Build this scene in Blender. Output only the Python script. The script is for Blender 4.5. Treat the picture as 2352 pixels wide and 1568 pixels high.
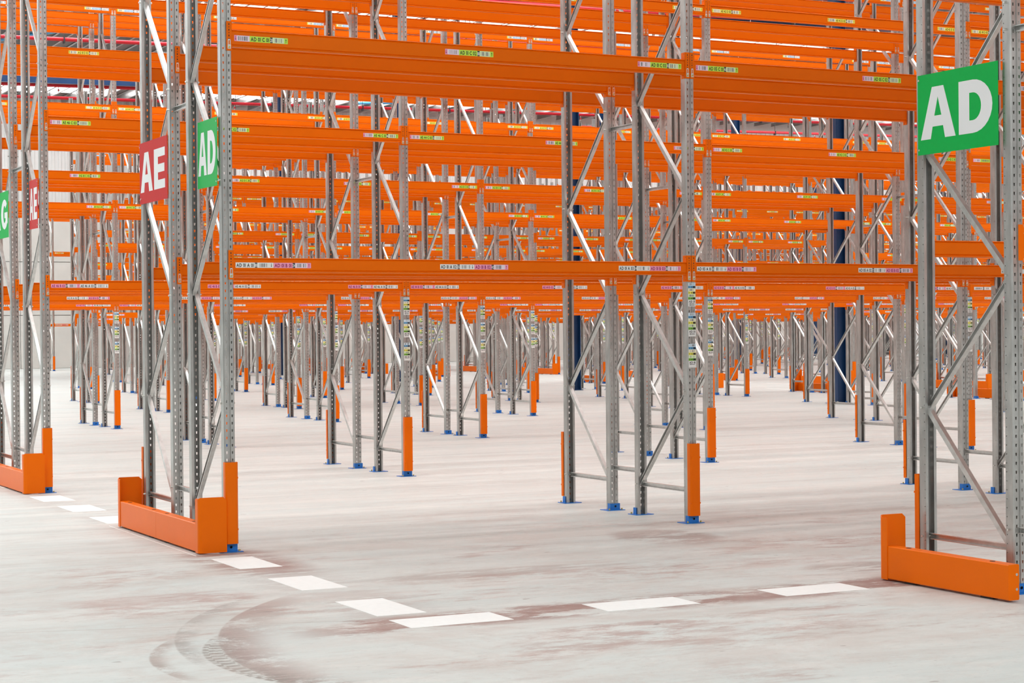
import bpy, math, random
from mathutils import Matrix, Vector
random.seed(7)
C = bpy.context.scene.collection
sc = bpy.context.scene
for o in list(bpy.data.objects): bpy.data.objects.remove(o)

# ------------------------------------------------------------------ camera
F_PX, YAW, PITCH, ROLL, EYE = 4328.5, .4627, -.0053, -.0088, 1.4826
cd = bpy.data.cameras.new('camera'); cam = bpy.data.objects.new('camera', cd); C.objects.link(cam)
cd.sensor_width = 36; cd.lens = F_PX/2352*36; cd.clip_end = 400; cd.clip_start = .1
rt = Vector((math.cos(YAW), -math.sin(YAW), 0))
fw = Vector((math.sin(YAW)*math.cos(PITCH), math.cos(YAW)*math.cos(PITCH), math.sin(PITCH)))
up = rt.cross(fw)
cx = math.cos(ROLL)*rt + math.sin(ROLL)*up
cy = -math.sin(ROLL)*rt + math.cos(ROLL)*up
M = Matrix((cx, cy, -fw)).transposed().to_4x4(); M.translation = Vector((0, 0, EYE))
cam.matrix_world = M
sc.camera = cam

# ------------------------------------------------------------------ world, light, exposure
w = bpy.data.worlds.new('world'); sc.world = w; w.use_nodes = True
w.node_tree.nodes['Background'].inputs[0].default_value = (.97, .99, 1, 1)
w.node_tree.nodes['Background'].inputs[1].default_value = 0.50
SKYLIGHT = 8.0
sc.view_settings.view_transform = 'Standard'; sc.view_settings.look = 'None'
sc.view_settings.gamma = 1; sc.view_settings.use_curve_mapping = False
sc.view_settings.exposure = -0.08

# ------------------------------------------------------------------ materials
def srgb(r, g, b): return tuple(((c/255+.055)/1.055)**2.4 if c > 10 else c/255/12.92 for c in (r, g, b)) + (1,)
def mat(name, col, rough=.5, metal=0., noise=0., scale=8., stretch=(1, 1, 1), bump=0., emit=0., spec=.5, coord='Object', coat=0.):
    m = bpy.data.materials.new(name); m.use_nodes = True; nt = m.node_tree; b = nt.nodes['Principled BSDF']
    b.inputs['Base Color'].default_value = col; b.inputs['Roughness'].default_value = rough
    b.inputs['Metallic'].default_value = metal; b.inputs['Specular IOR Level'].default_value = spec
    if coat: b.inputs['Coat Weight'].default_value = coat; b.inputs['Coat Roughness'].default_value = .15
    if emit:
        b.inputs['Emission Color'].default_value = col; b.inputs['Emission Strength'].default_value = emit
    if noise or bump:
        tc = nt.nodes.new('ShaderNodeTexCoord'); mp = nt.nodes.new('ShaderNodeMapping'); mp.inputs['Scale'].default_value = stretch
        nz = nt.nodes.new('ShaderNodeTexNoise'); nz.inputs['Scale'].default_value = scale; nz.inputs['Detail'].default_value = 5
        nt.links.new(tc.outputs[coord], mp.inputs[0]); nt.links.new(mp.outputs[0], nz.inputs[0])
        if noise:
            r = nt.nodes.new('ShaderNodeMapRange'); r.inputs[1].default_value = .25; r.inputs[2].default_value = .75
            r.inputs[3].default_value = 1-noise; r.inputs[4].default_value = 1+noise
            mx = nt.nodes.new('ShaderNodeVectorMath'); mx.operation = 'SCALE'; mx.inputs[0].default_value = col[:3]
            nt.links.new(nz.outputs[0], r.inputs[0]); nt.links.new(r.outputs[0], mx.inputs['Scale']); nt.links.new(mx.outputs[0], b.inputs['Base Color'])
        if bump:
            bp = nt.nodes.new('ShaderNodeBump'); bp.inputs['Strength'].default_value = bump; bp.inputs['Distance'].default_value = .004
            nt.links.new(nz.outputs[0], bp.inputs['Height']); nt.links.new(bp.outputs[0], b.inputs['Normal'])
    return m
ORANGE = mat('orange_paint', (.83, .148, 0, 1), .34, 0, .03, 3, spec=.12)
GALV = mat('galvanised_steel', (.47, .47, .45, 1), .33, .78, .22, 18, (1, 1, .3), .12)
GALVB = mat('galvanised_brace', (.64, .64, .62, 1), .30, .8, .14, 22, (1, 1, 1), .08)
DARK = mat('dark_hole', (.02, .018, .016, 1), .8)
ZINC = mat('zinc_clip', (.75, .75, .70, 1), .25, .8, .1, 60)
BRASS = mat('yellow_zinc', (.62, .50, .16, 1), .3, .8)
BLUE = mat('blue_foot_paint', (.008, .17, .56, 1), .4, 0, .06, 12)
NAVY = mat('navy_steel_paint', (.004, .038, .12, 1), .4, 0, .08, 2)
LBLUE = mat('light_blue_paint', (.06, .30, .55, 1), .4)
RED = mat('red_pipe_paint', (.62, .02, .035, 1), .35)
S_RED = mat('sign_red', (.56, .015, .014, 1), .5, 0, .03, 30, spec=.15)
S_GREEN = mat('sign_green', (.002, .42, .07, 1), .5, 0, .03, 30, spec=.15)
S_WHITE = mat('sign_white', (.80, .82, .82, 1), .35)
L_WHITE = mat('label_white', (.80, .82, .80, 1), .45)
L_PINK = mat('label_pink', (.88, .34, .50, 1), .45)
L_PALE = mat('label_pale_pink', (.82, .70, .78, 1), .45)
L_GREEN = mat('label_green', (.52, .82, .07, 1), .45)
L_DGREEN = mat('label_deep_green', (.18, .50, .03, 1), .45)
L_LGREEN = mat('label_pale_green', (.72, .84, .55, 1), .45)
L_YEL = mat('label_yellow', (.90, .86, .10, 1), .45)
L_LYEL = mat('label_pale_yellow', (.84, .83, .62, 1), .45)
L_BLUE = mat('label_blue', (.12, .42, .72, 1), .45)
L_LBLUE = mat('label_pale_blue', (.62, .76, .84, 1), .45)
L_INK = mat('label_ink', (.015, .015, .02, 1), .5)
L_BAR = mat('label_barcode', (.20, .20, .21, 1), .5)
L_MAG = mat('label_magenta_ink', (.25, .0, .10, 1), .5)
PAINT = mat('white_floor_paint', (.82, .85, .83, 1), .5, 0, .03, 25)
DECK = mat('roof_deck', (.20, .165, .155, 1), .45, .3, .15, 3)
PURLIN = mat('purlin_steel', (.42, .40, .39, 1), .3, .75, .1, 3)
SKY = mat('skylight_sheet', (.98, .995, 1, 1), .5, emit=SKYLIGHT)
CONC = mat('wall_concrete', (.60, .60, .565, 1), .8, 0, .07, .8, bump=.2)
CLAD = mat('wall_cladding', (.58, .59, .58, 1), .6, 0, .04, 2)
DOORW = mat('door_white', (.66, .68, .68, 1), .5, 0, .02, 3)
RUBBER = mat('dark_rubber', (.04, .04, .042, 1), .7)

def floor_material():
    m = bpy.data.materials.new('polished_concrete'); m.use_nodes = True; nt = m.node_tree; N = nt.nodes.new; Lk = nt.links.new
    b = nt.nodes['Principled BSDF']; tc = N('ShaderNodeTexCoord'); sep = N('ShaderNodeSeparateXYZ'); Lk(tc.outputs['Object'], sep.inputs[0])
    def noise(scale, sx, sy, det=6, rough=.6, rot=0, dist=0.):
        mp = N('ShaderNodeMapping'); mp.inputs['Scale'].default_value = (sx, sy, 1); mp.inputs['Rotation'].default_value = (0, 0, rot)
        nz = N('ShaderNodeTexNoise'); nz.inputs['Scale'].default_value = scale; nz.inputs['Detail'].default_value = det
        nz.inputs['Roughness'].default_value = rough; nz.inputs['Distortion'].default_value = dist
        Lk(tc.outputs['Object'], mp.inputs[0]); Lk(mp.outputs[0], nz.inputs[0]); return nz.outputs[0]
    def rng(s, a, b_, c=0., d=1.):
        r = N('ShaderNodeMapRange'); r.inputs[1].default_value = a; r.inputs[2].default_value = b_; r.inputs[3].default_value = c; r.inputs[4].default_value = d
        r.interpolation_type = 'SMOOTHSTEP'; Lk(s, r.inputs[0]); return r.outputs[0]
    def mth(op, a, b_=None, c=None):
        n = N('ShaderNodeMath'); n.operation = op
        for i, v in enumerate((a, b_, c)):
            if v is None: continue
            if isinstance(v, (int, float)): n.inputs[i].default_value = v
            else: Lk(v, n.inputs[i])
        return n.outputs[0]
    def mix(fac, a, col):
        n = N('ShaderNodeMix'); n.data_type = 'RGBA'; Lk(fac, n.inputs[0])
        if isinstance(a, tuple): n.inputs[6].default_value = a
        else: Lk(a, n.inputs[6])
        n.inputs[7].default_value = col; return n.outputs[2]
    X, Y = sep.outputs[0], sep.outputs[1]
    # base: pale grey-beige with greenish-grey and pinkish wash
    col = mix(rng(noise(.55, .35, 1.6), .38, .62), (.585, .612, .585, 1), (.535, .585, .565, 1))
    # fine streaks drawn along the aisles (trowel and tyre wear)
    far = rng(Y, 9.5, 13.5, .25, 1)
    st = noise(1.6, .16, 3.2, 8, .65, .03)
    col = mix(mth('MULTIPLY', rng(st, .50, .70, 0, .6), far), col, (.465, .445, .42, 1))
    st2 = noise(.8, .10, 5.0, 6, .6, -.02)
    col = mix(mth('MULTIPLY', rng(st2, .52, .70, 0, .5), far), col, (.68, .69, .655, 1))
    st3 = noise(2.6, .13, 4.2, 10, .75, .015)
    col = mix(mth('MULTIPLY', rng(st3, .54, .66, 0, .5), far), col, (.43, .42, .39, 1))
    # brown-red wear patches, strongest in the open foreground
    fgm = rng(Y, 15.5, 10.0, .12, 1)
    blot = noise(.8, .55, 1.5, 8, .66, .35, .8)
    fine = noise(4.5, .55, 1.3, 10, .78, .25)
    patch = mth('MULTIPLY', mth('MULTIPLY', rng(blot, .49, .62), rng(fine, .44, .58)), fgm)
    col = mix(mth('MULTIPLY', patch, .75), col, (.36, .245, .215, 1))
    # primer smears hugging the painted dashes
    def band(v, a, b_, soft):
        return mth('MULTIPLY', rng(v, a-soft, a+soft), rng(v, b_+soft, b_-soft))
    dx = mth('SUBTRACT', X, 3.89); dxa = mth('ABSOLUTE', dx)
    first = mth('ADD', mth('MULTIPLY', rng(mth('ABSOLUTE', mth('SUBTRACT', Y, 11.75)), .95, .3), .75), .25)
    near1 = mth('MULTIPLY', first, mth('MULTIPLY', rng(dxa, .42, .12), band(Y, 8.6, 21, .4)))
    dya = mth('ABSOLUTE', mth('SUBTRACT', Y, 8.84))
    near2 = mth('MULTIPLY', rng(dya, .34, .14), band(X, 3.3, 7.6, .3))
    nr = mth('MAXIMUM', near1, near2)
    sm = mth('MULTIPLY', nr, rng(noise(2.0, .55, 1.5, 11, .75), .45, .53))
    col = mix(mth('MULTIPLY', sm, .9), col, (.25, .135, .112, 1))
    # spilt stain in front of the AD 01 upright
    def spill(x_, y_, rx, ry, amt, colr=(.27, .19, .165, 1)):
        nonlocal col
        sx, sy = mth('DIVIDE', mth('SUBTRACT', X, x_), rx), mth('DIVIDE', mth('SUBTRACT', Y, y_), ry)
        sd = mth('ADD', mth('MULTIPLY', sx, sx), mth('MULTIPLY', sy, sy))
        stn = mth('MULTIPLY', rng(sd, 1.0, .35), rng(noise(2.6, .6, 1.6, 7, .75), .40, .52))
        col = mix(mth('MULTIPLY', stn, amt), col, colr)
    spill(7.02, 11.62, .42, .62, .7); spill(7.15, 9.55, .45, .26, .65); spill(5.1, 10.45, 1.1, .20, .45); spill(2.9, 10.3, .8, .3, .4, (.40, .25, .22, 1))
    # tyre arcs in the foreground
    def arc(cx_, cy_, r_, wd, a, b_, colr, amt, tread=False):
        nonlocal col
        ex, ey = mth('SUBTRACT', X, cx_), mth('SUBTRACT', Y, cy_)
        rr = mth('SQRT', mth('ADD', mth('MULTIPLY', ex, ex), mth('MULTIPLY', ey, ey)))
        ang = mth('ARCTAN2', ey, mth('MULTIPLY', ex, -1.))
        inside = mth('MULTIPLY', rng(rr, r_+.010, r_-.004), rng(rr, r_-wd, r_-.02, 0, 1))
        k = mth('MULTIPLY', inside, band(ang, a, b_, .10))
        if tread:
            t = mth('SINE', mth('MULTIPLY', ang, r_*math.tau/.075)); t2 = mth('SINE', mth('MULTIPLY', rr, math.tau/.13))
            k = mth('MULTIPLY', k, rng(mth('MULTIPLY', t, mth('SIGN', t2)), -.75, -.55, .15, 1))
        k = mth('MULTIPLY', k, rng(noise(3.5, 1, 1, 11, .8), .38, .52))
        col = mix(mth('MULTIPLY', k, amt), col, colr)
    arc(5.55, 7.98, 2.88, .34, -.25, .78, (.27, .185, .165, 1), .85)
    arc(5.21, 8.13, 2.72, .14, .05, .80, (.29, .28, .26, 1), .8)
    arc(3.59, 8.13, 1.28, .10, -.2, .65, (.29, .23, .20, 1), .75)
    arc(3.96, 8.14, 1.39, .24, -.7, .60, (.24, .225, .20, 1), .95, True)
    # sweeping drag line and saw joints
    jl = rng(mth('ABSOLUTE', mth('SUBTRACT', Y, 28.1)), .022, .010)
    col = mix(mth('MULTIPLY', jl, .45), col, (.24, .22, .20, 1))
    jl = rng(mth('ABSOLUTE', mth('SUBTRACT', mth('ADD', Y, mth('MULTIPLY', X, .30)), 10.13)), .014, .004)
    col = mix(mth('MULTIPLY', mth('MULTIPLY', jl, band(X, .5, 4.2, .3)), .5), col, (.34, .30, .27, 1))
    gr = noise(7, .6, 1.2, 12, .85)
    col = mix(rng(gr, .52, .66, 0, .30), col, (.34, .33, .305, 1))
    g2 = noise(2.2, .8, 1.3, 12, .82, .5)
    col = mix(rng(g2, .50, .62, 0, .35), col, (.70, .70, .66, 1))
    g3 = noise(3.1, .5, 1.5, 12, .85, -.3)
    col = mix(rng(g3, .56, .68, 0, .45), col, (.36, .345, .32, 1))
    g4 = noise(.9, .8, 1.1, 12, .78, .7, .5)
    col = mix(mth('MULTIPLY', rng(g4, .44, .60, 0, .42), rng(Y, 15, 10.5, .25, 1)), col, (.47, .415, .375, 1))
    g5 = noise(14, .6, 1.3, 6, .8, .2)
    col = mix(rng(g5, .56, .66, 0, .30), col, (.30, .27, .25, 1))
    # specks
    sp = noise(7, .8, 1.6, 2, .5)
    col = mix(rng(sp, .735, .76, 0, .7), col, (.20, .18, .16, 1))
    Lk(col, b.inputs['Base Color'])
    rgh = rng(st, .3, .7, .42, .62); Lk(rgh, b.inputs['Roughness']); b.inputs['Specular IOR Level'].default_value = .35
    return m
FLOORM = floor_material()

# ------------------------------------------------------------------ mesh helpers
class MB:
    def __init__(s): s.v = []; s.f = []; s.m = []; s.mats = []
    def mi(s, m):
        if m not in s.mats: s.mats.append(m)
        return s.mats.index(m)
    def poly(s, pts, m):
        i = len(s.v); s.v += [tuple(p) for p in pts]; s.f.append(tuple(range(i, i+len(pts)))); s.m.append(s.mi(m))
    def tri(s, verts, faces, m):
        i = len(s.v); k = s.mi(m); s.v += verts; s.f += [tuple(j+i for j in f) for f in faces]; s.m += [k]*len(faces)
    def box(s, a, b, m):
        x0, y0, z0 = a; x1, y1, z1 = b
        v = [(x0, y0, z0), (x1, y0, z0), (x1, y1, z0), (x0, y1, z0), (x0, y0, z1), (x1, y0, z1), (x1, y1, z1), (x0, y1, z1)]
        s.tri(v, [(0, 3, 2, 1), (4, 5, 6, 7), (0, 1, 5, 4), (1, 2, 6, 5), (2, 3, 7, 6), (3, 0, 4, 7)], m)
    def prism(s, prof, ax, a, b, m, cap=True, close=True):
        """prof: list of 2D points; ax: extrusion axis 0,1,2 (profile in the other two axes in order)"""
        def P(p, t): q = [p[0], p[1]]; q.insert(ax, t); return tuple(q)
        n = len(prof); i = len(s.v); s.v += [P(p, a) for p in prof] + [P(p, b) for p in prof]; k = s.mi(m)
        for j in range(n if close else n-1):
            j2 = (j+1) % n; s.f.append((i+j, i+j2, i+n+j2, i+n+j)); s.m.append(k)
        if cap: s.f.append(tuple(i+j for j in range(n))); s.f.append(tuple(i+n+j for j in reversed(range(n)))); s.m += [k, k]
    def cyl(s, p0, p1, r, m, n=8):
        p0 = Vector(p0); p1 = Vector(p1); d = (p1-p0).normalized(); a = d.orthogonal().normalized(); b = d.cross(a)
        i = len(s.v); k = s.mi(m)
        for p in (p0, p1):
            for j in range(n):
                t = math.tau*j/n; s.v.append(tuple(p + r*(math.cos(t)*a + math.sin(t)*b)))
        for j in range(n): s.f.append((i+j, i+(j+1) % n, i+n+(j+1) % n, i+n+j)); s.m.append(k)
        s.f.append(tuple(i+j for j in range(n))); s.f.append(tuple(i+n+j for j in range(n))); s.m += [k, k]
    def add(s, o, off=(0, 0, 0), rot=False, sx=1):
        i = len(s.v)
        for v in o.v:
            x, y, z = v
            if rot: x, y = -x, -y
            s.v.append((x+off[0], y+off[1], z+off[2]))
        s.f += [tuple(j+i for j in f) for f in o.f]; ks = [s.mi(m) for m in o.mats]; s.m += [ks[j] for j in o.m]
    def mesh(s, name):
        me = bpy.data.meshes.new(name); me.from_pydata(s.v, [], s.f)
        for m in s.mats: me.materials.append(m)
        me.polygons.foreach_set('material_index', s.m); me.update(); return me
def strip_solid(mb, line, t, ax, a, b, m):
    """open sheet-metal profile of thickness t extruded along ax"""
    n = len(line); off = []
    for i, p in enumerate(line):
        p = Vector(p); d = Vector((0, 0))
        if i > 0: e = (p-Vector(line[i-1])).normalized(); d += Vector((-e.y, e.x))
        if i < n-1: e = (Vector(line[i+1])-p).normalized(); d += Vector((-e.y, e.x))
        d.normalize(); off.append(tuple(p+d*t))
    mb.prism(list(line)+off[::-1], ax, a, b, m)
def link(name, me, parent=None, loc=(0, 0, 0), rz=0.):
    o = bpy.data.objects.new(name, me); C.objects.link(o); o.location = loc; o.rotation_euler = (0, 0, rz)
    if parent: o.parent = parent
    return o
def tag(o, label=None, cat=None, group=None, kind=None):
    if label: o['label'] = label
    if cat: o['category'] = cat
    if group: o['group'] = group
    if kind: o['kind'] = kind
    return o

# ------------------------------------------------------------------ glyphs (built-in font) for flat print
GL = {}
def load_glyphs(chars):
    objs = []
    for c in chars:
        cu = bpy.data.curves.new('g', 'FONT'); cu.body = c; cu.size = 1; cu.offset = .03; cu.resolution_u = 2
        o = bpy.data.objects.new('g', cu); C.objects.link(o); objs.append((c, o, cu))
    dg = bpy.context.evaluated_depsgraph_get(); dg.update()
    for c, o, cu in objs:
        me = o.evaluated_get(dg).to_mesh(); vs = [(v.co.x, v.co.y) for v in me.vertices]; fs = [tuple(p.vertices) for p in me.polygons]
        x0 = min(v[0] for v in vs); x1 = max(v[0] for v in vs)
        GL[c] = ([(v[0]-x0, v[1]) for v in vs], fs, x1-x0); o.evaluated_get(dg).to_mesh_clear()
    for c, o, cu in objs: bpy.data.objects.remove(o); bpy.data.curves.remove(cu)
load_glyphs('ABCDEGHJKLMN0123456789')
def text(mb, s, x0, x1, zc, h, y, m):
    """text in the XZ plane at depth y, fitted in width x0..x1, capital height h"""
    gap = .085; tot = sum((GL[c][2] if c != ' ' else .22) for c in s) + gap*(len(s)-1)
    kx = (x1-x0)/tot; kz = h/.73; x = x0
    for c in s:
        if c == ' ': x += (.22+gap)*kx; continue
        v, f, wd = GL[c]; mb.tri([(x+a*kx, y, zc-h/2+b*kz) for a, b in v], f, m); x += (wd+gap)*kx
def rect(mb, x0, x1, z0, z1, y, m): mb.poly([(x0, y, z0), (x1, y, z0), (x1, y, z1), (x0, y, z1)], m)
def bars(mb, x0, x1, z0, z1, y, m, rnd, n=14):
    wd = (x1-x0)/n
    for i in range(n):
        if rnd.random() < .62: rect(mb, x0+i*wd, x0+i*wd+wd*rnd.choice((.45, .6, .95)), z0, z1, y, m)
def arrow(mb, x, z0, z1, y, m, upw=True):
    wd = (z1-z0)*.12; zm = z1-(z1-z0)*.35 if upw else z0+(z1-z0)*.35
    if upw: rect(mb, x-wd/2, x+wd/2, z0, zm, y, m); mb.poly([(x-wd*1.5, y, zm), (x+wd*1.5, y, zm), (x, y, z1)], m)
    else: rect(mb, x-wd/2, x+wd/2, zm, z1, y, m); mb.poly([(x+wd*1.5, y, zm), (x-wd*1.5, y, zm), (x, y, z0)], m)

KNOWN = {'AD01A01': '11', 'AD01B01': '24', 'AD01A02': '35', 'AD01B02': '42', 'AD01A03': '34', 'AD01B03': '38', 'AD05A01': '55',
         'AD05B01': '93', 'AD05A02': '72', 'AD05B02': '17', 'AD01C01': '21', 'AD01C02': '10', 'AD01C03': '05', 'AD05C01': '46', 'AD05C02': '25'}
def chk(s):
    k = s.replace(' ', '')
    return KNOWN.get(k, '%02d' % (sum(ord(c)*(i+3) for i, c in enumerate(k)) % 90+7))
def sticker(kind, txt, simple=False):
    """one adhesive location label; local origin at its lower left corner, facing -Y"""
    mb = MB(); rnd = random.Random(txt); e = -.0008; e2 = -.0012
    if kind in 'AB':
        W, H = .272, .036; base = L_WHITE if kind == 'A' else L_PINK; ink = L_INK if kind == 'A' else L_MAG
        mb.box((0, -.0006, 0), (W, 0, H), base)
        if kind == 'B': rect(mb, W*.57, W*.90, .0015, H-.0015, -.0007, L_PALE)
        if simple: bars(mb, .012, W*.46, H*.22, H*.78, e, L_BAR, rnd, 12); bars(mb, W*.60, W*.88, H*.2, H*.8, e, L_BAR, rnd, 10); rect(mb, W*.505, W*.565, 0, H, e, L_BAR)
        else:
            text(mb, txt, .006, W*.475, H/2, H*.68, e, ink); rect(mb, W*.505, W*.572, .001, H-.001, e, L_INK)
            text(mb, chk(txt), W*.51, W*.567, H/2, H*.6, e2, L_WHITE); bars(mb, W*.63, W*.87, H*.15, H*.85, e, L_BAR, rnd)
            arrow(mb, W*.945, H*.15, H*.85, e, ink, kind == 'B')
        return mb, W
    W, H = .385, .040
    left, li = {'C': (L_PINK, L_MAG), 'D': (L_YEL, L_INK), 'E': (L_YEL, L_INK)}[kind]
    mid = {'C': L_GREEN, 'D': L_YEL, 'E': L_LBLUE}[kind]; pale = {'C': L_LGREEN, 'D': L_LYEL, 'E': L_WHITE}[kind]
    lpale = {'C': L_PALE, 'D': L_LYEL, 'E': L_LYEL}[kind]; end = {'C': L_GREEN, 'D': L_YEL, 'E': L_LBLUE}[kind]
    mb.box((0, -.0006, 0), (W, 0, H), left)
    rect(mb, W*.05, W*.285, .0015, H-.0015, -.0007, lpale); rect(mb, W*.285, W*.66, 0, H, -.0007, mid)
    rect(mb, W*.66, W, 0, H, -.0007, end); rect(mb, W*.715, W*.93, .0015, H-.0015, -.0008, pale)
    if simple:
        bars(mb, W*.31, W*.64, H*.24, H*.76, -.0009, L_BAR if kind != 'E' else L_BLUE, rnd, 12); bars(mb, W*.09, W*.25, H*.2, H*.8, e, L_BAR, rnd, 8); bars(mb, W*.74, W*.90, H*.2, H*.8, -.0010, L_BAR, rnd, 8); rect(mb, W*.665, W*.712, 0, H, -.0009, L_BAR)
        return mb, W
    arrow(mb, W*.022, H*.15, H*.85, e, li, kind != 'C'); bars(mb, W*.075, W*.25, H*.15, H*.85, e, L_BAR, rnd)
    text(mb, txt, W*.305, W*.645, H/2, H*.68, -.0009, L_INK if kind != 'E' else L_BLUE)
    rect(mb, W*.665, W*.712, .001, H-.001, -.0009, L_INK); text(mb, chk(txt), W*.668, W*.709, H/2, H*.6, e2, L_WHITE)
    bars(mb, W*.745, W*.905, H*.15, H*.85, -.0010, L_BAR, rnd); arrow(mb, W*.965, H*.15, H*.85, -.0009, L_INK)
    return mb, W
def post_stack(code, pos, narrow, simple=False):
    """the block of four colour coded labels stuck on the face of an upright"""
    mb = MB(); W, H = .066, .182; x0 = -W/2+.004; x1 = x0+W; y = -.0012; rnd = random.Random(code+str(pos))
    mb.box((x0, -.0010, 0), (x1, 0, H), L_WHITE); z = H
    for cc, top, low in (('E', L_LBLUE, L_BLUE), ('D', L_LYEL, L_YEL), ('C', L_LGREEN, L_DGREEN)):
        rect(mb, x0, x1, z-.024, z, y, top); bars(mb, x0+.012, x1-.010, z-.020, z-.004, y-.0003, L_BAR, rnd, 12)
        rect(mb, x0, x1, z-.043, z-.024, y, low); rect(mb, x0+W*.62, x1-.002, z-.041, z-.026, y-.0003, L_INK)
        if not simple: text(mb, '%s 0%d' % (cc, pos), x0+.005, x0+W*.56, z-.0335, .012, y-.0003, L_INK)
        z -= .0435
    if not simple: text(mb, code, x0+.006, x1-.006, z-.013, .016, y-.0003, L_INK)
    else: rect(mb, x0+.012, x1-.012, z-.018, z-.006, y-.0003, L_BAR)
    for i in range(narrow):
        za = z-.027-i*.0085
        rect(mb, x0+.016, x1-.010, za-.0015, za+.0015, y-.0003, L_INK); mb.poly([(x0+.008, y-.0003, za), (x0+.018, y-.0003, za-.0035), (x0+.018, y-.0003, za+.0035)], L_INK)
    return mb

# ------------------------------------------------------------------ rack part meshes
PW, PD = .077, .066           # upright width, depth
def post_mb(height, rich=True, wide=1.0):
    """open C upright facing -Y, with two columns of hook slots and bolt holes in the flanges"""
    mb = MB(); a = PW/2*wide; f = -.040; bk = .026
    g = .006
    segs = []      # (p0, p1, kind)
    pl = [(-a+.019, bk, ''), (-a, bk, ''), (-a, .019, ''), (-a, .013, 'h'), (-a, f+.007, ''), (-a+.007, f, ''), (-.0250*wide, f, ''),
          (-.0145*wide, f, 's'), (-.007, f, ''), (-.0035, f+g, ''), (.0035, f+g, ''), (.007, f, ''), (.0145*wide, f, ''), (.0250*wide, f, 's'),
          (a-.007, f, ''), (a, f+.007, ''), (a, .013, ''), (a, .019, 'h'), (a, bk, ''), (a-.019, bk, '')]
    pitch = .050; n = int(height/pitch); T = .0022
    def lay(inner):
        pts = []
        for i, (x, y, k) in enumerate(pl):
            if inner:
                p = Vector((x, y)); d = Vector((0, 0))
                if i > 0: e = (p-Vector(pl[i-1][:2])).normalized(); d += Vector((-e.y, e.x))
                if i < len(pl)-1: e = (Vector(pl[i+1][:2])-p).normalized(); d += Vector((-e.y, e.x))
                if d.length: d.normalize()
                pts.append((x+d.x*T, y+d.y*T))
            else: pts.append((x, y))
        return pts
    outs = [lay(False)] + ([lay(True)] if rich else [])
    for pts in outs:
        for i in range(1, len(pl)):
            (x0, y0), (x1, y1) = pts[i-1], pts[i]; k = pl[i][2]
            def Q(t, z): return (x0+(x1-x0)*t, y0+(y1-y0)*t, z)
            if not k: mb.poly([Q(0, 0), Q(1, 0), Q(1, height), Q(0, height)], GALV); continue
            hh = .0175 if k == 's' else .006; z = 0
            for j in range(n):
                zc = (j+.5)*pitch
                mb.poly([Q(0, z), Q(1, z), Q(1, zc-hh/2), Q(0, zc-hh/2)], GALV)
                if k == 's':
                    mb.poly([Q(0, zc-hh/2), Q(.2, zc-hh/2), Q(0, zc+hh/2)], GALV); mb.poly([Q(.8, zc-hh/2), Q(1, zc-hh/2), Q(1, zc+hh/2)], GALV)
                z = zc+hh/2
            mb.poly([Q(0, z), Q(1, z), Q(1, height), Q(0, height)], GALV)
    if rich:
        o, i_ = outs
        for i in range(1, len(pl)):
            if pl[i][2] != 's': continue
            def R(p, q, t, z): return (p[0]+(q[0]-p[0])*t, p[1]+(q[1]-p[1])*t, z)
            for j in range(n):
                zc = (j+.5)*pitch; zb, zt = zc-.00875, zc+.00875
                for (ta, za, tb, zb2) in ((.2, zb, .8, zb), (0, zt, 1, zt), (.2, zb, 0, zt), (.8, zb, 1, zt)):
                    mb.poly([R(o[i-1], o[i], ta, za), R(o[i-1], o[i], tb, zb2), R(i_[i-1], i_[i], tb, zb2), R(i_[i-1], i_[i], ta, za)], GALV)
        for z in (0, height):
            for i in range(1, len(pl)):
                mb.poly([(*o[i-1], z), (*o[i], z), (*i_[i], z), (*i_[i-1], z)], GALV)
    return mb
def channel(mb, p0, p1, wd, dp, opn, m):
    """C channel between two points in the plane x=0; opn=-1 opens towards -X"""
    p0 = Vector(p0); p1 = Vector(p1); d = (p1-p0).normalized(); n = Vector((0, -d.z, d.y)); X = Vector((1, 0, 0))*opn
    prof = [(wd/2-.005, dp), (wd/2, dp), (wd/2, 0), (-wd/2, 0), (-wd/2, dp), (-wd/2+.005, dp)]; t = .0018
    inn = [(wd/2-.005, dp-t), (wd/2-t, dp-t), (wd/2-t, t), (-wd/2+t, t), (-wd/2+t, dp-t), (-wd/2+.005, dp-t)]
    loop = prof+inn[::-1]; i = len(mb.v); k = mb.mi(m); N_ = len(loop)
    for p in (p0, p1):
        for a, b in loop: mb.v.append(tuple(p+n*a+X*(b-dp/2)))
    for j in range(N_): mb.f.append((i+j, i+(j+1) % N_, i+N_+(j+1) % N_, i+N_+j)); mb.m.append(k)
    for a in (0, N_):
        for j in range(5): mb.f.append((i+a+j, i+a+j+1, i+a+N_-2-j, i+a+N_-1-j)); mb.m.append(k)
def brace_list(depth, height):
    """nodes: even ones on the rear post (y=depth), odd ones on the front post (y=0)"""
    out = []; z = .25; k = 0; step = .76
    while z+step < height-.03:
        y0 = depth if k % 2 == 0 else 0; y1 = 0 if k % 2 == 0 else depth
        out.append(('d', (y0, z), (y1, z+step), k)); z += step; k += 1
    return out, (k, z)
def diag_mb(p, q, k):
    mb = MB(); s = 1 if q[0] > p[0] else -1; d = .012*s; slash = q[0] < p[0]
    channel(mb, ((.007 if k % 2 else -.007), p[0]+d, p[1]), ((.007 if k % 2 else -.007), q[0]-d, q[1]), .032, .030, -1 if slash else 1, GALVB)
    mb.cyl((-.052, q[0], q[1]), (.052, q[0], q[1]), .0065, ZINC, 6)
    return mb
def rail_mb(y0, y1, z):
    mb = MB(); channel(mb, (0, y0, z), (0, y1, z), .036, .024, -1, GALVB); mb.cyl((-.052, y1, z), (.052, y1, z), .006, ZINC, 6); return mb
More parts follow.
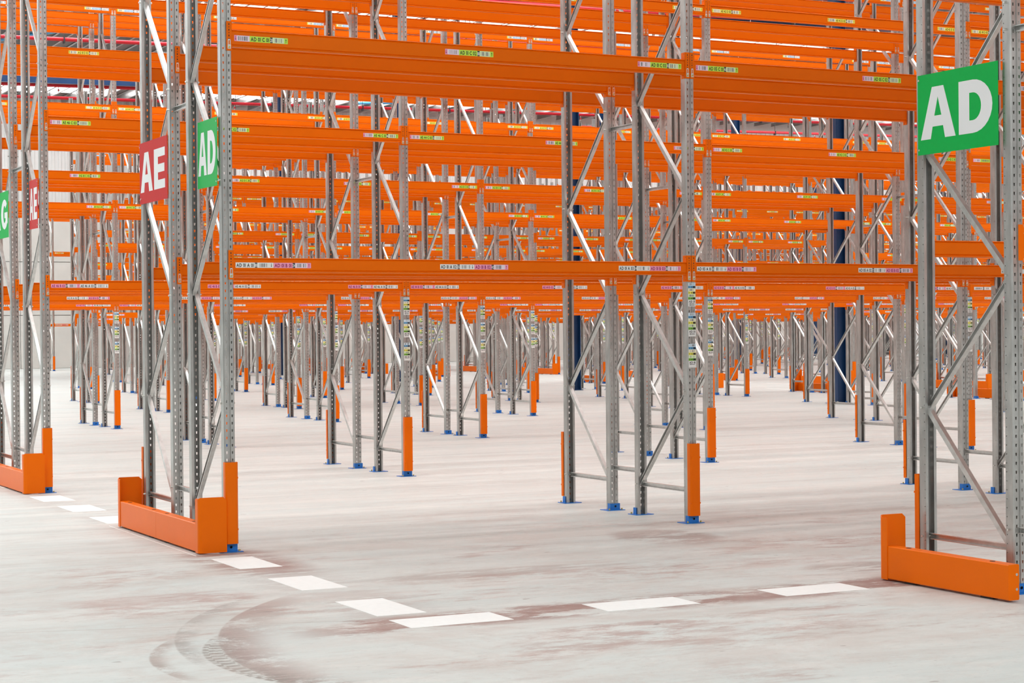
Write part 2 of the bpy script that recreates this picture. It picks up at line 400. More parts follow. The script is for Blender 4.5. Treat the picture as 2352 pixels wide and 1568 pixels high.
def foot_mb():
    mb = MB(); mb.box((-.088, -.082, 0), (.078, .05, .005), BLUE)
    mb.box((-.046, -.049, .005), (.046, -.043, .056), BLUE); mb.box((-.046, -.043, .005), (-.041, -.005, .056), BLUE); mb.box((.041, -.043, .005), (.046, -.005, .056), BLUE)
    for x in (-0,0): mb.cyl((x, -.056, .034), (x, -.049, .034), .0085, ZINC, 8)
    for x in (-.062, .055): mb.cyl((x, -.064, .005), (x, -.064, .018), .007, BRASS, 6)
    return mb
def protector_mb():
    mb = MB(); strip_solid(mb, [(-.046, -.036), (-.046, -.074), (-.035, -.086), (.033, -.086), (.044, -.074), (.044, -.036)], .0035, 2, .058, .612, ORANGE)
    for z in (.15, .50): mb.box((-.044, -.082, z), (.044, -.041, z+.012), ORANGE)
    return mb

def beam_profile(h):
    a, b = 0., .048
    return [(a+.004, h), (a, h-.003), (a, h-.006), (a+.009, h-.0085), (a+.0035, h-.017), (a+.0035, .019), (a+.009, .0135), (a+.001, .0085), (a, .004), (a+.005, 0),
            (b-.005, 0), (b, .004), (b-.001, .0085), (b-.009, .0135), (b-.0035, .019), (b-.0035, h-.017), (b-.009, h-.0085), (b, h-.006), (b, h-.003), (b-.004, h)]
def beam_mb(L, h):
    mb = MB(); mb.prism(beam_profile(h), 0, .004, L-.004, ORANGE); return mb
def connector_mb(h, right, rich=True):
    """L plate hooked on the upright; local origin = end of beam, beam bottom, upright face"""
    mb = MB(); s = -1 if not right else 1; z0 = -.050 if h < .11 else -.028; z1 = z0+.200
    def bx(xa, xb, *r): mb.box((min(xa, xb), r[0], r[1]), (max(xa, xb), r[2], r[3]), r[4])
    bx(s*.0365, -s*.0005, -.0050, z0, -.0015, z1, ORANGE)
    bx(0, -s*.0040, -.0015, z0, .050, z1, ORANGE)
    zc = z1-.020
    for i in range(6):
        hh = (.006, .003)[i % 2]
        bx(s*.0150, s*.0210, -.0054, zc-hh, -.0050, zc+hh, DARK); zc -= .0195
    if rich:
        for z in (z1-.012, z0+.012): bx(-s*.0041, -s*.0043, .008, z-.003, .014, z+.003, DARK)
    return mb
def clip_mb(h, right):
    mb = MB(); s = -1 if not right else 1; z0 = (-.050 if h < .11 else -.028)+.012
    x0, x1 = sorted((s*.0060, s*.0290))
    mb.box((x0, -.0085, z0), (x1, -.0051, z0+.030), ZINC); mb.box((x0+.002, -.0078, z0+.030), (x0+.007, -.0051, z0+.062), ZINC)
    mb.box((x1-.007, -.0078, z0+.030), (x1-.002, -.0051, z0+.062), ZINC); mb.box((x0+.004, -.0078, z0+.058), (x1-.004, -.0051, z0+.066), ZINC)
    mb.cyl(((x0+x1)/2, -.014, z0+.012), ((x0+x1)/2, -.0085, z0+.012), .0065, BRASS, 8)
    return mb

# ------------------------------------------------------------------ the setting
fl = MB(); fl.box((-40, -14, -.2), (100, 85.6, 0), FLOORM); floor = tag(link('floor', fl.mesh('floor')), kind='structure')
def dash(x0, x1, y0, y1): mb = MB(); mb.box((x0, y0, 0), (x1, y1, .0012), PAINT); link('painted_dash', mb.mesh('painted_dash'), floor)
for y in (19.83, 18.69, 16.90, 15.79, 14.66, 11.39, 10.26, 9.13): dash(3.752, 4.035, y, y+.61)
for x in (3.752, 4.885, 6.02): dash(x, x+.575, 8.68, 8.975)
ln = MB(); ln.box((3.716, 12.22, 0), (3.724, 14.5, .001), PAINT); link('marking_line', ln.mesh('marking_line'), floor)
for k in range(28):      # crossing aisle markings seen far off between the racks
    y = 32.6+k*1.9
    dash(26.75, 26.88, y, y+1.2); dash(29.35, 29.48, y, y+1.2)

RIDGE = 22.2
def roof_z(x): return 11.95+.015*x
cl = MB()
for xa, xb in ((-40, RIDGE), (RIDGE, 100)):
    cl.tri([(xa, -14, roof_z(xa)), (xb, -14, roof_z(xb)), (xb, 85.6, roof_z(xb)), (xa, 85.6, roof_z(xa)),
            (xa, -14, roof_z(xa)+.2), (xb, -14, roof_z(xb)+.2), (xb, 85.6, roof_z(xb)+.2), (xa, 85.6, roof_z(xa)+.2)],
           [(0, 1, 2, 3), (4, 7, 6, 5), (0, 4, 5, 1), (1, 5, 6, 2), (2, 6, 7, 3), (3, 7, 4, 0)], DECK)
ceil = tag(link('ceiling', cl.mesh('ceiling')), kind='structure')
pm = MB(); pm.prism([(-.035, 0), (.035, 0), (.035, .03), (.008, .05), (.008, .30), (.05, .33), (-.05, .33), (-.008, .30), (-.008, .05), (-.035, .03)], 1, -13.9, 85.3, PURLIN)
pme = pm.mesh('purlin')
x = -12.
while x < 80:
    link('purlin', pme, ceil, (x, 0, roof_z(x)-.36)); x += 1.1
SKY_Y = [-10.5, -3.5, 15.5, 25, 36, 47, 54, 60, 74, 78.2, 82.4]  # the two unseen strips behind the camera are added to light the rack fronts
for y in SKY_Y:
    mb = MB(); wd = 1.6 if y < 50 else 1.1
    for xa, xb in ((-22, RIDGE-.5), (RIDGE+.5, 90)):
        mb.tri([(xa, y-wd, roof_z(xa)-.02), (xb, y-wd, roof_z(xb)-.02), (xb, y+wd, roof_z(xb)-.02), (xa, y+wd, roof_z(xa)-.02)], [(0, 1, 2, 3)], SKY)
        mb.tri([(xa, y-wd, roof_z(xa)-.001), (xb, y-wd, roof_z(xb)-.001), (xb, y+wd, roof_z(xb)-.001), (xa, y+wd, roof_z(xa)-.001)], [(0, 1, 2, 3)], DECK)
    tag(link('skylight', mb.mesh('skylight'), ceil), 'translucent white roof light strip')

# walls: concrete panels below, cladding above
bw = MB(); bw.box((-40, 85.6, -.2), (100, 85.9, 13.2), CLAD); wb = tag(link('wall_back', bw.mesh('wall_back')), kind='structure')
pn = MB(); pn.box((.012, 85.42, .012), (5.988, 85.6, 2.388), CONC); pnm = pn.mesh('concrete_panel')
for i in range(-1, 14):
    for j in range(3): link('concrete_panel', pnm, wb, (i*6+random.uniform(-.004, .004), random.uniform(-.012, .012), j*2.4))
cp = MB()
pr = []
for i in range(20): xx = i*.3; pr += [(xx+.02, 85.56), (xx+.12, 85.56), (xx+.15, 85.6), (xx+.28, 85.6)]
cp.prism(pr+[(6, 85.62), (0, 85.62)], 2, 7.25, 12.2, CLAD, cap=False); cpm = cp.mesh('cladding_panel')
for i in range(-1, 14): link('cladding_panel', cpm, wb, (i*6, -.02, 0))
wr = MB(); wr.box((99.7, -14, -.2), (100, 85.6, 13), CLAD); tag(link('wall_right', wr.mesh('wall_right')), kind='structure')
wl = MB(); wl.box((-40.3, -14, -.2), (-40, 85.6, 13), CLAD); tag(link('wall_left', wl.mesh('wall_left')), kind='structure')

# loading door in the back wall
d = MB(); d.box((66.2, 85.30, 0), (69.6, 85.40, 3.6), DOORW); door = tag(link('door_1', d.mesh('door_1')), kind='structure')
for k in range(6):
    q = MB(); q.box((66.25, 85.26, .03+k*.6), (69.55, 85.30, .58+k*.6), DOORW); link('door_slat', q.mesh('door_slat'), door)
q = MB(); q.box((65.9, 85.1, 3.6), (69.9, 85.42, 4.1), RUBBER); q.box((65.9, 85.1, 0), (66.2, 85.42, 3.6), RUBBER); q.box((69.6, 85.1, 0), (69.9, 85.42, 3.6), RUBBER)
link('door_seal', q.mesh('door_seal'), door)

# ------------------------------------------------------------------ steel columns, roof beams, sprinkler pipes
def h_col(z1):
    mb = MB(); mb.box((-.13, -.12, .02), (-.114, .12, z1), NAVY); mb.box((.114, -.12, .02), (.13, .12, z1), NAVY); mb.box((-.114, -.008, .02), (.114, .008, z1), NAVY)
    mb.box((-.17, -.16, 0), (.17, .16, .02), NAVY)
    for a in (-.145, .145):
        for b in (-.14, .14): mb.cyl((a, b, .02), (a, b, .05), .018, ZINC, 6)
    return mb
ORD = ['nearest', 'second nearest', 'third nearest', 'fourth nearest', 'fifth nearest', 'farthest']
for xi, x in enumerate((22.46, 41.75, 61.2)):
    me = h_col(roof_z(x)-1.02).mesh('steel_column')
    for yi, y in enumerate((30.51, 41.55, 52.6, 63.5, 74.5, 85.15)):
        tag(link('steel_column', me, None, (x, y, 0)), 'navy steel H column, %s in the %s column line, standing among the racks' % (ORD[yi], ('left', 'middle', 'right')[xi]), 'column', 'navy steel building columns', 'thing')
BH = .42; NTH0 = ('first', 'second', 'third')
for yi, y in enumerate((19.4, 30.51, 41.55, 52.6, 74.5)):
    mb = MB()
    for xa, xb in ((-38, RIDGE), (RIDGE, 98)):
        for (ya, yb, za, zb) in ((-.13, .13, 0, .03), (-.13, .13, BH-.03, BH), (-.01, .01, .03, BH-.03)):
            A, B = roof_z(xa)-.38-BH, roof_z(xb)-.38-BH
            mb.tri([(xa, ya, A+za), (xb, ya, B+za), (xb, yb, B+za), (xa, yb, A+za), (xa, ya, A+zb), (xb, ya, B+zb), (xb, yb, B+zb), (xa, yb, A+zb)],
                   [(0, 3, 2, 1), (4, 5, 6, 7), (0, 1, 5, 4), (1, 2, 6, 5), (2, 3, 7, 6), (3, 0, 4, 7)], NAVY)
    tag(link('roof_beam', mb.mesh('roof_beam'), None, (0, y, 0)), 'long navy steel roof beam, %s over the racks, under the ceiling' % ORD[yi], 'roof beam', 'navy roof beams', 'thing')
for k, (a, b) in enumerate((((11.0, 68.6), (17.2, 57.6)), ((25.6, 70.4), (31.4, 78.6)), ((31.6, 79.0), (37.6, 76.4)))):
    mb = MB(); mb.cyl((a[0], a[1], roof_z(a[0])-.62), (b[0], b[1], roof_z(b[0])-.62), .07, LBLUE, 10)
    tag(link('roof_brace', mb.mesh('roof_brace')), 'light blue diagonal tube under the roof, %s from the left' % NTH0[k], 'roof brace', 'light blue roof braces')
PY = (38.2, 45.5, 49.3, 56.2, 60.1, 66.0, 71.6, 75.4, 80.2)
NTH = ['first', 'second', 'third', 'fourth', 'fifth', 'sixth', 'seventh', 'eighth', 'ninth', 'tenth', 'eleventh', 'twelfth', 'thirteenth', 'fourteenth', 'fifteenth', 'sixteenth', 'seventeenth', 'eighteenth', 'nineteenth', 'twentieth']
hd = MB(); hd.cyl((0, 0, -.09), (0, 0, 0), .012, ZINC, 6); hd.cyl((0, 0, -.16), (0, 0, -.09), .035, RED, 8); hd.cyl((0, 0, -.20), (0, 0, -.185), .04, ZINC, 8); hd.cyl((0, 0, -.19), (0, 0, -.16), .008, ZINC, 6); hdm = hd.mesh('sprinkler_head')
for k, y in enumerate(PY):
    mb = MB()
    for xa, xb in ((2, RIDGE), (RIDGE, 70)): mb.cyl((xa, 0, roof_z(xa)-1.25), (xb, 0, roof_z(xb)-1.25), .065, RED, 10)
    p = tag(link('sprinkler_pipe', mb.mesh('sprinkler_pipe'), None, (0, y, 0)), 'red sprinkler pipe hung under the roof, %s one back from the camera' % NTH[k], 'pipe', 'red sprinkler pipes')
    hg = MB()
    for j in range(16):
        x = 4.3+j*4.1; link('sprinkler_head', hdm, p, (x, 0, roof_z(x)-1.30))
        hg.box((x+1.6, -.09, roof_z(x)-1.36), (x+1.64, .09, roof_z(x)-1.16), RUBBER); hg.cyl((x+1.62, 0, roof_z(x)-1.18), (x+1.62, 0, roof_z(x)-.05), .012, RUBBER, 5)
    link('pipe_hangers', hg.mesh('pipe_hangers'), p)

# ------------------------------------------------------------------ racks
P1, P2 = 3.69, 2.62
LV1 = [(1.903, .100), (3.437, .118), (4.990, .118), (6.545, .118)]
LV2 = [(1.870, .100), (3.362, .118), (4.865, .118), (6.365, .118)]
rows = []
rows.append(dict(r=-1, Y=[6.92, 7.665, 8.165, 8.91], xs=[7.20, 10.89, 14.58], lv=LV1, h=6.80, blk=1))
for r, (y, o) in enumerate(((12.372, (0, .744, 1.218, 1.954)), (17.897, (0, .740, 1.357, 2.110)), (23.777, (0, .728, 1.179, 1.916)), (29.440, (0, .760, 1.375, 2.155)))):
    rows.append(dict(r=r, Y=[y+a for a in o], xs=[3.998+P1*k+(.005 if k else 0) for k in range(7)], lv=LV1, h=6.80, blk=1))
cen = {4: 36., 5: 41.55, 6: 47.1, 7: 52.6, 8: 58.1, 9: 63.5, 10: 69., 11: 74.5, 12: 80.}
start = {4: 10.15, 5: 10.15, 6: 12.77, 7: 12.77, 8: 15.39, 9: 15.39, 10: 18.01, 11: 18.01, 12: 18.01}
for r, c in cen.items():
    g = .31 if r % 2 else .235; Y = [c-g-.745, c-g, c+g, c+g+.745]
    n = round((25.87-start[r])/P2)+1
    rows.append(dict(r=r, Y=Y, xs=[start[r]+P2*k for k in range(n)], lv=LV2, h=6.85, blk=1))
    xm = 1.02*Y[3]
    rows.append(dict(r=r, Y=Y, xs=[30.25+P2*k for k in range(max(2, int((xm-30.25)/P2)+2))], lv=LV2, h=7.05, blk=2))

def px(x, y, z):
    """pixel of a world point, only used to rank which repeats show largest in the photograph"""
    v = Vector((x, y, z-EYE)); d = v.dot(fw)
    return (1176+F_PX*v.dot(cx)/d, 784-F_PX*v.dot(cy)/d, d)
ROWN = {-1: 'cropped rack at the right edge', 0: 'near rack with AE and AD signs', 1: 'second rack back', 2: 'third rack back', 3: 'fourth rack back'}
for r in range(4, 13): ROWN[r] = '%s rack back' % NTH[r]
LEVN = ['lowest', 'second', 'third', 'top']
SHORT = dict(ROWN); SHORT[0] = 'near rack'; SHORT[-1] = 'cropped right rack'
LINEN = ['front', 'inner front', 'inner rear', 'rear']
HALF = ['front', 'rear']
CODE = {0: ('AD', [1, 5, 7, 9, 11, 13], 1), 1: ('AE', [46, 44, 42, 40, 38, 36], -1), 2: ('AG', [1, 3, 5, 7, 9, 11], 1), 3: ('AH', [46, 44, 42, 40, 38, 36], -1)}

# --- upright frames: collect, rank
frames = []
for R in rows:
    for k, x in enumerate(R['xs']):
        for half in (0, 1):
            y0, y1 = R['Y'][half*2], R['Y'][half*2+1]
            a = px(x, (y0+y1)/2, 0); b = px(x, (y0+y1)/2, R['h'])
            vis = -60 < a[0] < 2412
            frames.append((a[2] if vis else 1e3+a[2], R, k, x, half, y0, y1))
frames.sort(key=lambda t: t[0])
pm_cache = {}
def cached(key, fn):
    if key not in pm_cache: pm_cache[key] = fn().mesh(key[0])
    return pm_cache[key]
def frame_far(depth, height, a_label, protect_front, rich=False):
    """whole frame in one mesh: front post at y=0, rear post at y=depth"""
    mb = MB(); p = post_mb(height, False); mb.add(p); mb.add(p, (0, depth, 0), True)
    L, _ = brace_list(depth, height)
    for _, a, b, k in L: mb.add(diag_mb(a, b, k))
    mb.add(rail_mb(0, depth, .25)); f = foot_mb(); mb.add(f); mb.add(f, (0, depth, 0), True)
    pr_ = protector_mb()
    if protect_front: mb.add(pr_)
    else: mb.add(pr_, (0, depth, 0), True)
    if a_label:
        for i, z in enumerate((1.66, 1.43, 1.19)): mb.add(post_stack('AJ', i+1, 3-i, True), (0, -.0405, z-.02))
    return mb
def frame_stuff(mb, x, y0, y1, h):
    for y, s in ((y0, 1), (y1, -1)):
        mb.box((x-.04, min(y-.04*s, y+.026*s), 0), (x+.04, max(y-.04*s, y+.026*s), h), GALV)
    L, _ = brace_list(y1-y0, h)
    for _, a, b, k in L:
        d = Vector((0, b[0]-a[0], b[1]-a[1])).normalized(); n = Vector((0, -d.z, d.y))*.02
        p, q = Vector((x, y0+a[0], a[1])), Vector((x, y0+b[0], b[1]))
        mb.poly([p+n, q+n, q-n, p-n], GALVB)
stuff_f = MB(); NF = 0
for rank, (dist, R, k, x, half, y0, y1) in enumerate(frames):
    r = R['r']; h = R['h']; depth = y1-y0
    if dist > 1e3+200: continue
    if dist > 1e3 and r > 3: frame_stuff(stuff_f, x, y0, y1, h); continue
    if NF >= 300: frame_stuff(stuff_f, x, y0, y1, h); continue
    NF += 1
    where = ('at the aisle end' if k == 0 else '%s frame line in' % NTH[k]) if R['blk'] == 1 else '%s frame line beyond the cross aisle' % NTH[k]
    if k == 0 and R['blk'] == 1 and r > 3: where = 'at its left end'
    lab = 'galvanised frame, %s half, %s, %s' % (HALF[half], where, ROWN[r])
    if dist < 34 or r < 3 or (r == 3 and k < 4):
        root = bpy.data.objects.new('upright_frame', None); C.objects.link(root); root.location = (x, y0, 0); root.empty_display_size = .2
        wide = 1.03 if r == -1 else 1.0
        pme_ = cached(('post', h, wide), lambda: post_mb(h, True, wide))
        link('post', pme_, root); link('post', pme_, root, (0, depth, 0), math.pi)
        dk = round(depth, 3); L, _ = brace_list(dk, h)
        for _, a, b, kk in L:
            if half == 1:   # rear half is mirrored: odd nodes on its outer (rear) post
                a = (dk-a[0], a[1]); b = (dk-b[0], b[1])
            link('diagonal_brace', cached(('diagonal_brace', dk, half, kk), lambda: diag_mb(a, b, kk)), root)
        link('horizontal_brace', cached(('horizontal_brace', dk), lambda: rail_mb(0, dk, .25)), root)
        fm = cached(('base_plate',), foot_mb); link('base_plate', fm, root); link('base_plate', fm, root, (0, depth, 0), math.pi)
        pmm = cached(('post_protector',), protector_mb)
        if half == 0: link('post_protector', pmm, root)
        else: link('post_protector', pmm, root, (0, depth, 0), math.pi)
        if half == 0:     # spacers tying the two back-to-back frames
            gap = round(R['Y'][2]-R['Y'][1], 3)
            for z in (.353, 3.14, 5.90): link('row_spacer', cached(('row_spacer', gap), lambda: rail_mb(0, gap, 0)), root, (0, depth, z))
        if half == 0 and k > 0 and r in CODE and k-1 < 6:
            cde, nums, dr = CODE[r]
            for i, z in enumerate((1.663, 1.432, 1.194)):
                ps = i+1 if dr > 0 else 3-i
                link('location_label', post_stack('%s %02d' % (cde, nums[k-1]), ps, 3-i).mesh('location_label'), root, (0, -.0405, z))
    else:
        dk = round(depth, 2)
        if half == 0:
            me = cached(('upright_frame', dk, h, half, k > 0), lambda: frame_far(dk, h, k > 0, True))
        else:
            me = cached(('upright_frame', dk, h, half), lambda: frame_far(dk, h, False, False))
        root = link('upright_frame', me, None, (x, y0, 0))
    tag(root, lab, 'rack frame', 'galvanised upright frames of the pallet racks')
if stuff_f.v: tag(link('upright_frame', stuff_f.mesh('far_frames')), 'crowd of far galvanised upright frames beyond the cross aisle', 'rack frame', kind='stuff')

# --- load beams
beams = []
for R in rows:
    for b in range(len(R['xs'])-1):
        xa, xb = R['xs'][b], R['xs'][b+1]
        for li in range(4):
            for lv, (z, hh) in enumerate(R['lv']):
                ym = R['Y'][li]; A = px(xa, ym, z); B = px(xb, ym, z)
                w0, w1 = max(0, min(A[0], B[0])), min(2352, max(A[0], B[0])); yy = (A[1]+B[1])/2
                on = w1 > w0 and min(A[1], B[1]) < 1568 and max(A[1], B[1]) > 0
                area = (w1-w0)*F_PX*hh/A[2] if on else -A[2]
                beams.append((area, R, b, li, lv, xa, xb, z, hh))
beams.sort(key=lambda t: -t[0])
def beam_far(L, hh, labels):
    mb = beam_mb(L, hh)
    mb.add(connector_mb(hh, False, False)); mb.add(connector_mb(hh, True, False), (L, 0, 0))
    if labels is not None:
        for p in range(3):
            x = (.03, L/2-.19, L-.42)[p] if labels else (.03, L/2-.27, L-.575)[p]
            if labels: mb.add(sticker('CDE'[labels-1], 'x', True)[0], (x, .0030, hh/2-.018))
            else: mb.add(sticker('A', 'x', True)[0], (x, .0030, hh/2-.018)); mb.add(sticker('B', 'x', True)[0], (x+.274, .0030, hh/2-.018))
    return mb
stuff_b = MB(); STK = {k: sticker(k, 'x', True)[0] for k in 'ABCDE'}
def beam_stuff(xa, xb, y, z, hh, face, li, lv):
    L = xb-xa-PW; pr2 = [(face*a, b) for a, b in ((0, 0), (.048, 0), (.048, hh), (0, hh))]
    stuff_b.prism([(y+(-.040)*face+a, z+b) for a, b in pr2], 0, xa+PW/2, xb-PW/2, ORANGE)
    for xe, s in ((xa, 1), (xb, -1)):
        a0, a1 = sorted((xe+s*.004, xe+s*.042)); q = y-.044*face
        stuff_b.box((a0, min(q, q+.003*face), z-.05), (a1, max(q, q+.003*face), z+.15), ORANGE)
    if li == 0:
        for p in range(3):
            x = (xa+.07, (xa+xb)/2-.27, xb-.62)[p] if lv == 0 else (xa+.07, (xa+xb)/2-.19, xb-.46)[p]
            for q, kd in enumerate(('AB', 'C', 'D', 'E')[lv]): stuff_b.add(STK[kd], (x+q*.274, y-.0405, z+hh/2-.018))
NB = 0
for area, R, b, li, lv, xa, xb, z, hh in beams:
    r = R['r']; y = R['Y'][li]; face = 1 if li in (0, 2) else -1; L = round(xb-xa-PW, 3)
    if NB >= 300 or area <= 0:
        if area < -70: continue
        beam_stuff(xa, xb, y, z, hh, face, li, lv); continue
    NB += 1; near = r <= 3; left = face > 0
    loc = (xa+PW/2 if left else xb-PW/2, y-.040*face, z); rz = 0 if left else math.pi
    if near:
        root = link('rack_crossbar', cached(('rack_crossbar', L, hh), lambda: beam_mb(L, hh)), None, loc, rz)
        for right in (False, True):
            c = link('end_connector', cached(('end_connector', hh, right), lambda: connector_mb(hh, right)), root, (L if right else 0, 0, 0))
            link('safety_clip', cached(('safety_clip', hh, right), lambda: clip_mb(hh, right)), c)
    else:
        lb = lv if li == 0 else None
        root = link('rack_crossbar', cached(('rack_crossbar', L, hh, lb), lambda: beam_far(L, hh, lb)), None, loc, rz)
    lab = 'orange beam, %s level, %s line, %s bay, %s' % (LEVN[lv], LINEN[li], NTH[b], SHORT[r])
    if R['blk'] == 2: lab += ' past cross aisle'
    if li == 0 and r in CODE:
        cde, nums, dr = CODE[r]; num = nums[b]
        kinds = ['AB' if dr > 0 else 'BA', 'C', 'D', 'E'][lv]
        lab = 'orange front beam labelled %s %02d %s, %s level, %s bay, %s' % (cde, num, '/'.join(sorted(kinds)), LEVN[lv], NTH[b], SHORT[r])
        for p in range(3):
            ps = p+1 if dr > 0 else 3-p
            if lv == 0: x0 = (.016, 1.545, 3.020)[p]
            else: x0 = (.022, 1.600, 3.200)[p]
            x0 = min(x0, L-(.56 if lv == 0 else .405))
            for j, kd in enumerate(kinds):
                t = '%s %02d %s %02d' % (cde, num, kd, ps); sm, W = sticker(kd, t)
                link('location_label', sm.mesh('location_label'), root, (x0+j*.2735, .0032, hh/2-.019+(0 if lv == 0 else .001)))
    tag(root, lab, 'rack beam', 'orange load beams of the pallet racks', 'thing')
if stuff_b.v: tag(link('rack_crossbar', stuff_b.mesh('far_beams')), 'mass of orange load beams of the farthest racks and hidden bays', 'rack beam', kind='stuff')

# ------------------------------------------------------------------ end barriers
def rail_half(y0, y1):
    mb = MB(); b = .005
    mb.prism([(0, .012+b), (b, .012), (.075-b, .012), (.075, .012+b), (.075, .205-b), (.075-b, .205), (b, .205), (0, .205-b)], 1, y0+.0012, y1-.0012, ORANGE)
    for y in (y0+.17, y1-.17): mb.cyl((.037, y, .2045), (.037, y, .2062), .016, DARK, 10)
    for z in (.07, .15): mb.cyl((.058, y0+.0002, z), (.058, y0+.0014, z), .008, ZINC, 8)
    for y in (y0+.2, y1-.2): mb.box((.02, y-.05, 0), (.055, y+.05, .012), RUBBER)
    return mb
def corner_mb():
    """bent corner plate: front face at -Y end, curving round to the -X side; mirrored for the far end"""
    mb = MB(); line = [(-.004, .02)]; r = .036
    for i in range(7):
        t = math.pi+math.pi/2*i/6; line.append((-.004+r+r*math.cos(t), -.026+r*math.sin(t)))
    line += [(.168, -.026-r), (.192, -.026-r)]
    line = [(a, b) for a, b in line]
    n = len(line); t = .006; zb, zt = .008, .382
    off = []
    for i, p in enumerate(line):
        p = Vector(p); d = Vector((0, 0))
        if i > 0: e = (p-Vector(line[i-1])).normalized(); d += Vector((-e.y, e.x))
        if i < n-1: e = (Vector(line[i+1])-p).normalized(); d += Vector((-e.y, e.x))
        d.normalize(); off.append(tuple(p+d*t))
    def top(x): return zt-max(0, x-.168)*.9-max(0, .012-x)*.8
    for i in range(n-1):
        for L_, s in ((line, 1), (off, -1)):
            a, b = L_[i], L_[i+1]; mb.poly([(*a, zb), (*b, zb), (*b, top(b[0])), (*a, top(a[0]))], ORANGE)
        a, b, c, d_ = line[i], line[i+1], off[i+1], off[i]
        mb.poly([(*a, top(a[0])), (*b, top(b[0])), (*c, top(b[0])), (*d_, top(a[0]))], ORANGE); mb.poly([(*a, zb), (*b, zb), (*c, zb), (*d_, zb)], ORANGE)
    for i in (0, n-1):
        a, c = line[i], off[i]; mb.poly([(*a, zb), (*c, zb), (*c, top(a[0])), (*a, top(a[0]))], ORANGE)
    return mb
cornm = corner_mb()
corner_near = cornm.mesh('corner_plate')
cf = MB(); cf.add(cornm); cf.v = [(a, -b, c) for a, b, c in cf.v]; corner_far = cf.mesh('corner_plate')
def barrier(x, y0, y1, lab, both=True, flip=False, near=True):
    root = bpy.data.objects.new('end_barrier', None); C.objects.link(root); root.location = (x, (y0+y1)/2, 0); hl = (y1-y0)/2
    if flip: root.rotation_euler = (0, 0, math.pi)
    if both:
        link('guard_rail', cached(('guard_rail', round(hl, 3), 0), lambda: rail_half(-hl, 0)), root); link('guard_rail', cached(('guard_rail', round(hl, 3), 1), lambda: rail_half(0, hl)), root)
        link('corner_plate', corner_near, root, (0, -hl, 0))
    else: link('guard_rail', rail_half(-hl, hl).mesh('guard_rail'), root)
    link('corner_plate', corner_far, root, (0, hl, 0))
    tag(root, lab, 'rack guard', 'orange end barriers of the racks')
barrier(3.760, 12.33, 14.33, 'long orange floor barrier guarding the end of the near AE and AD rack')
barrier(3.765, 17.83, 19.95, 'orange floor barrier cut by the left edge, end of the second rack')
barrier(3.765, 23.75, 25.68, 'orange floor barrier at the end of the third rack')
barrier(3.765, 29.40, 31.60, 'orange floor barrier at the end of the fourth rack')
barrier(6.895, 7.87, 8.93, 'short orange floor barrier at the right edge, end of the cropped rack', both=False)
for R in rows:
    r = R['r']
    if r < 3: continue
    if R['blk'] == 1:
        barrier(R['xs'][-1]+.27, R['Y'][0]-.06, R['Y'][3]+.06, 'orange floor barrier on the cross aisle, right end of the %s' % ROWN[r], flip=True)
    else: barrier(R['xs'][0]-.25, R['Y'][0]-.06, R['Y'][3]+.06, 'orange floor barrier beyond the cross aisle, facing the %s' % ROWN[r])

# ------------------------------------------------------------------ aisle signs
def poly_curve(splines):
    cu = bpy.data.curves.new('letter', 'CURVE'); cu.dimensions = '2D'; cu.fill_mode = 'BOTH'
    for pts in splines:
        s = cu.splines.new('POLY'); s.points.add(len(pts)-1); s.use_cyclic_u = True
        for i, p in enumerate(pts): s.points[i].co = (p[0], p[1], 0, 1)
    o = bpy.data.objects.new('letter', cu); C.objects.link(o); dg = bpy.context.evaluated_depsgraph_get(); dg.update()
    ev = o.evaluated_get(dg); me = ev.to_mesh(); v = [(a.co.x, a.co.y) for a in me.vertices]; f = [tuple(p.vertices) for p in me.polygons]
    ev.to_mesh_clear(); bpy.data.objects.remove(o); bpy.data.curves.remove(cu); return v, f
def arcp(cx_, cy_, rx, ry, a, b, n=14): return [(cx_+rx*math.cos(math.radians(a+(b-a)*i/n)), cy_+ry*math.sin(math.radians(a+(b-a)*i/n))) for i in range(n+1)]
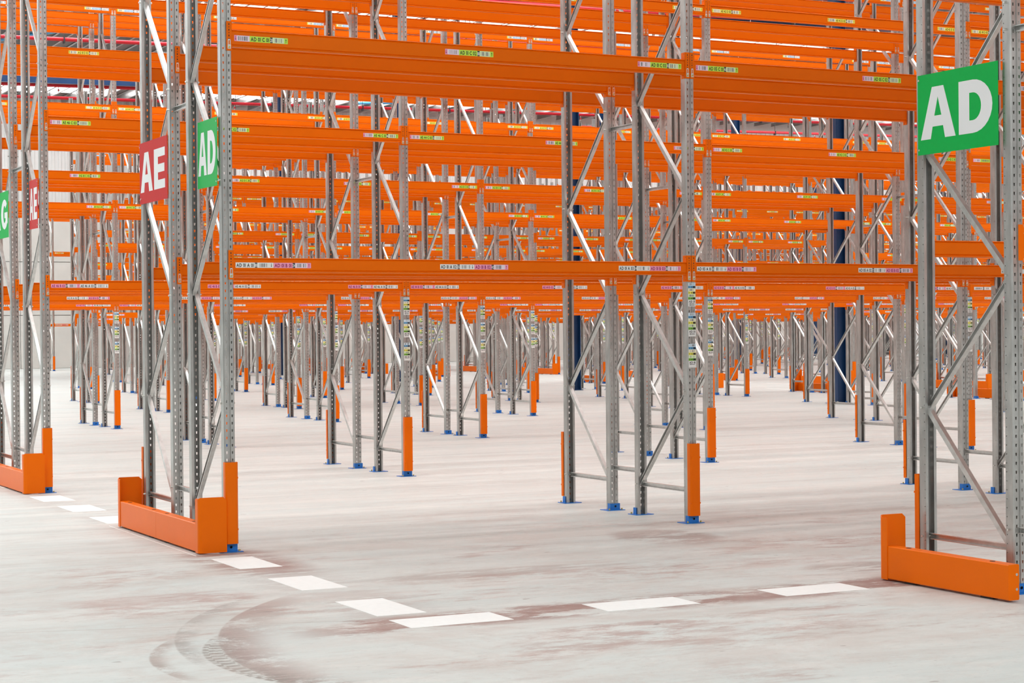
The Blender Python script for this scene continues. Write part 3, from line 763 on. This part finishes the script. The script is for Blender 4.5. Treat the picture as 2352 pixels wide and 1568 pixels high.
LET = {'A': [[(0, 0), (.29, 0), (.345, .235), (.645, .235), (.70, 0), (1, 0), (.66, 1), (.33, 1)], [(.395, .44), (.60, .44), (.497, .80)]],
       'D': [[(0, 0), (.42, 0)]+arcp(.42, .5, .58, .5, -90, 90)+[(0, 1)], [(.32, .24), (.32, .76)]+arcp(.42, .5, .25, .26, 90, -90)],
       'E': [[(0, 0), (1, 0), (1, .22), (.37, .22), (.37, .405), (.95, .405), (.95, .61), (.37, .61), (.37, .79), (1, .79), (1, 1), (0, 1)]],
       'G': [arcp(.52, .5, .52, .5, 42, 318, 24)+[(1, .20), (1, .56), (.52, .56), (.52, .37), (.69, .37), (.69, .28)]+arcp(.52, .5, .19, .29, -60, -318+0, 18)+[(.72, .72)]]}
LET = {k: poly_curve(v) for k, v in LET.items()}
def sign(word, colr, cname, x, ya, za, lab, width=.70, height=.47, yaw=0., tilt=0., screws='far'):
    """board in the YZ plane facing -X; its reading direction runs from large y (left) to small y (right)
    local: origin at the left lower corner, +x local = reading direction"""
    root = bpy.data.objects.new('aisle_sign', None); C.objects.link(root)
    mb = MB(); mb.box((0, -.0015, 0), (width, .0015, height), colr); link('sign_board', mb.mesh('sign_board'), root)
    spans = {'A': (.040, .485), 'D': (.525, .935), 'E': (.535, .925), 'G': (.53, .945)}
    for i, c in enumerate(word):
        a, b = spans['A'] if i == 0 else spans[c]; v, f = LET[c]; q = MB()
        q.tri([((a+(b-a)*p[0])*width, -.0022, height*(.185+.645*p[1])) for p in v], f, S_WHITE); link('sign_letter', q.mesh('sign_letter'), root)
    q = MB(); q.cyl((0, -.006, 0), (0, 0, 0), .006, ZINC, 8); q = q.mesh('screw')
    for z in (.03, height-.03): link('screw', q, root, (.014 if screws == 'far' else width-.014, 0, z))
    root.rotation_euler = (0, tilt, -math.pi/2+yaw); root.location = (x, ya, za)
    tag(root, lab, 'sign', 'aisle signs')
    return root
sign('AD', S_GREEN, 'green', 7.135, 8.90, 2.50, 'large green AD aisle sign on the foreground rack at the right')
sign('AE', S_RED, 'red', 3.955, 14.37, 2.49, 'red AE aisle sign in front of the near rack, left of the green one', width=.755)
a_ = math.radians(5)
sign('AD', S_GREEN, 'green', 3.948+.62*math.sin(a_), 12.395+.62*math.cos(a_), 2.515, 'green AD aisle sign turned slightly, on the near rack beside the red sign', width=.62, yaw=-a_, tilt=math.radians(1.8), screws='near')
sign('AG', S_GREEN, 'green', 3.955, 20.03, 2.48, 'green AG aisle sign cut off by the left edge', width=.745)
sign('AE', S_RED, 'red', 3.948+.60*math.sin(a_), 17.92+.60*math.cos(a_), 2.515, 'red AE aisle sign on the second rack, near the left edge', width=.60, yaw=-a_, tilt=math.radians(1.5), screws='near')
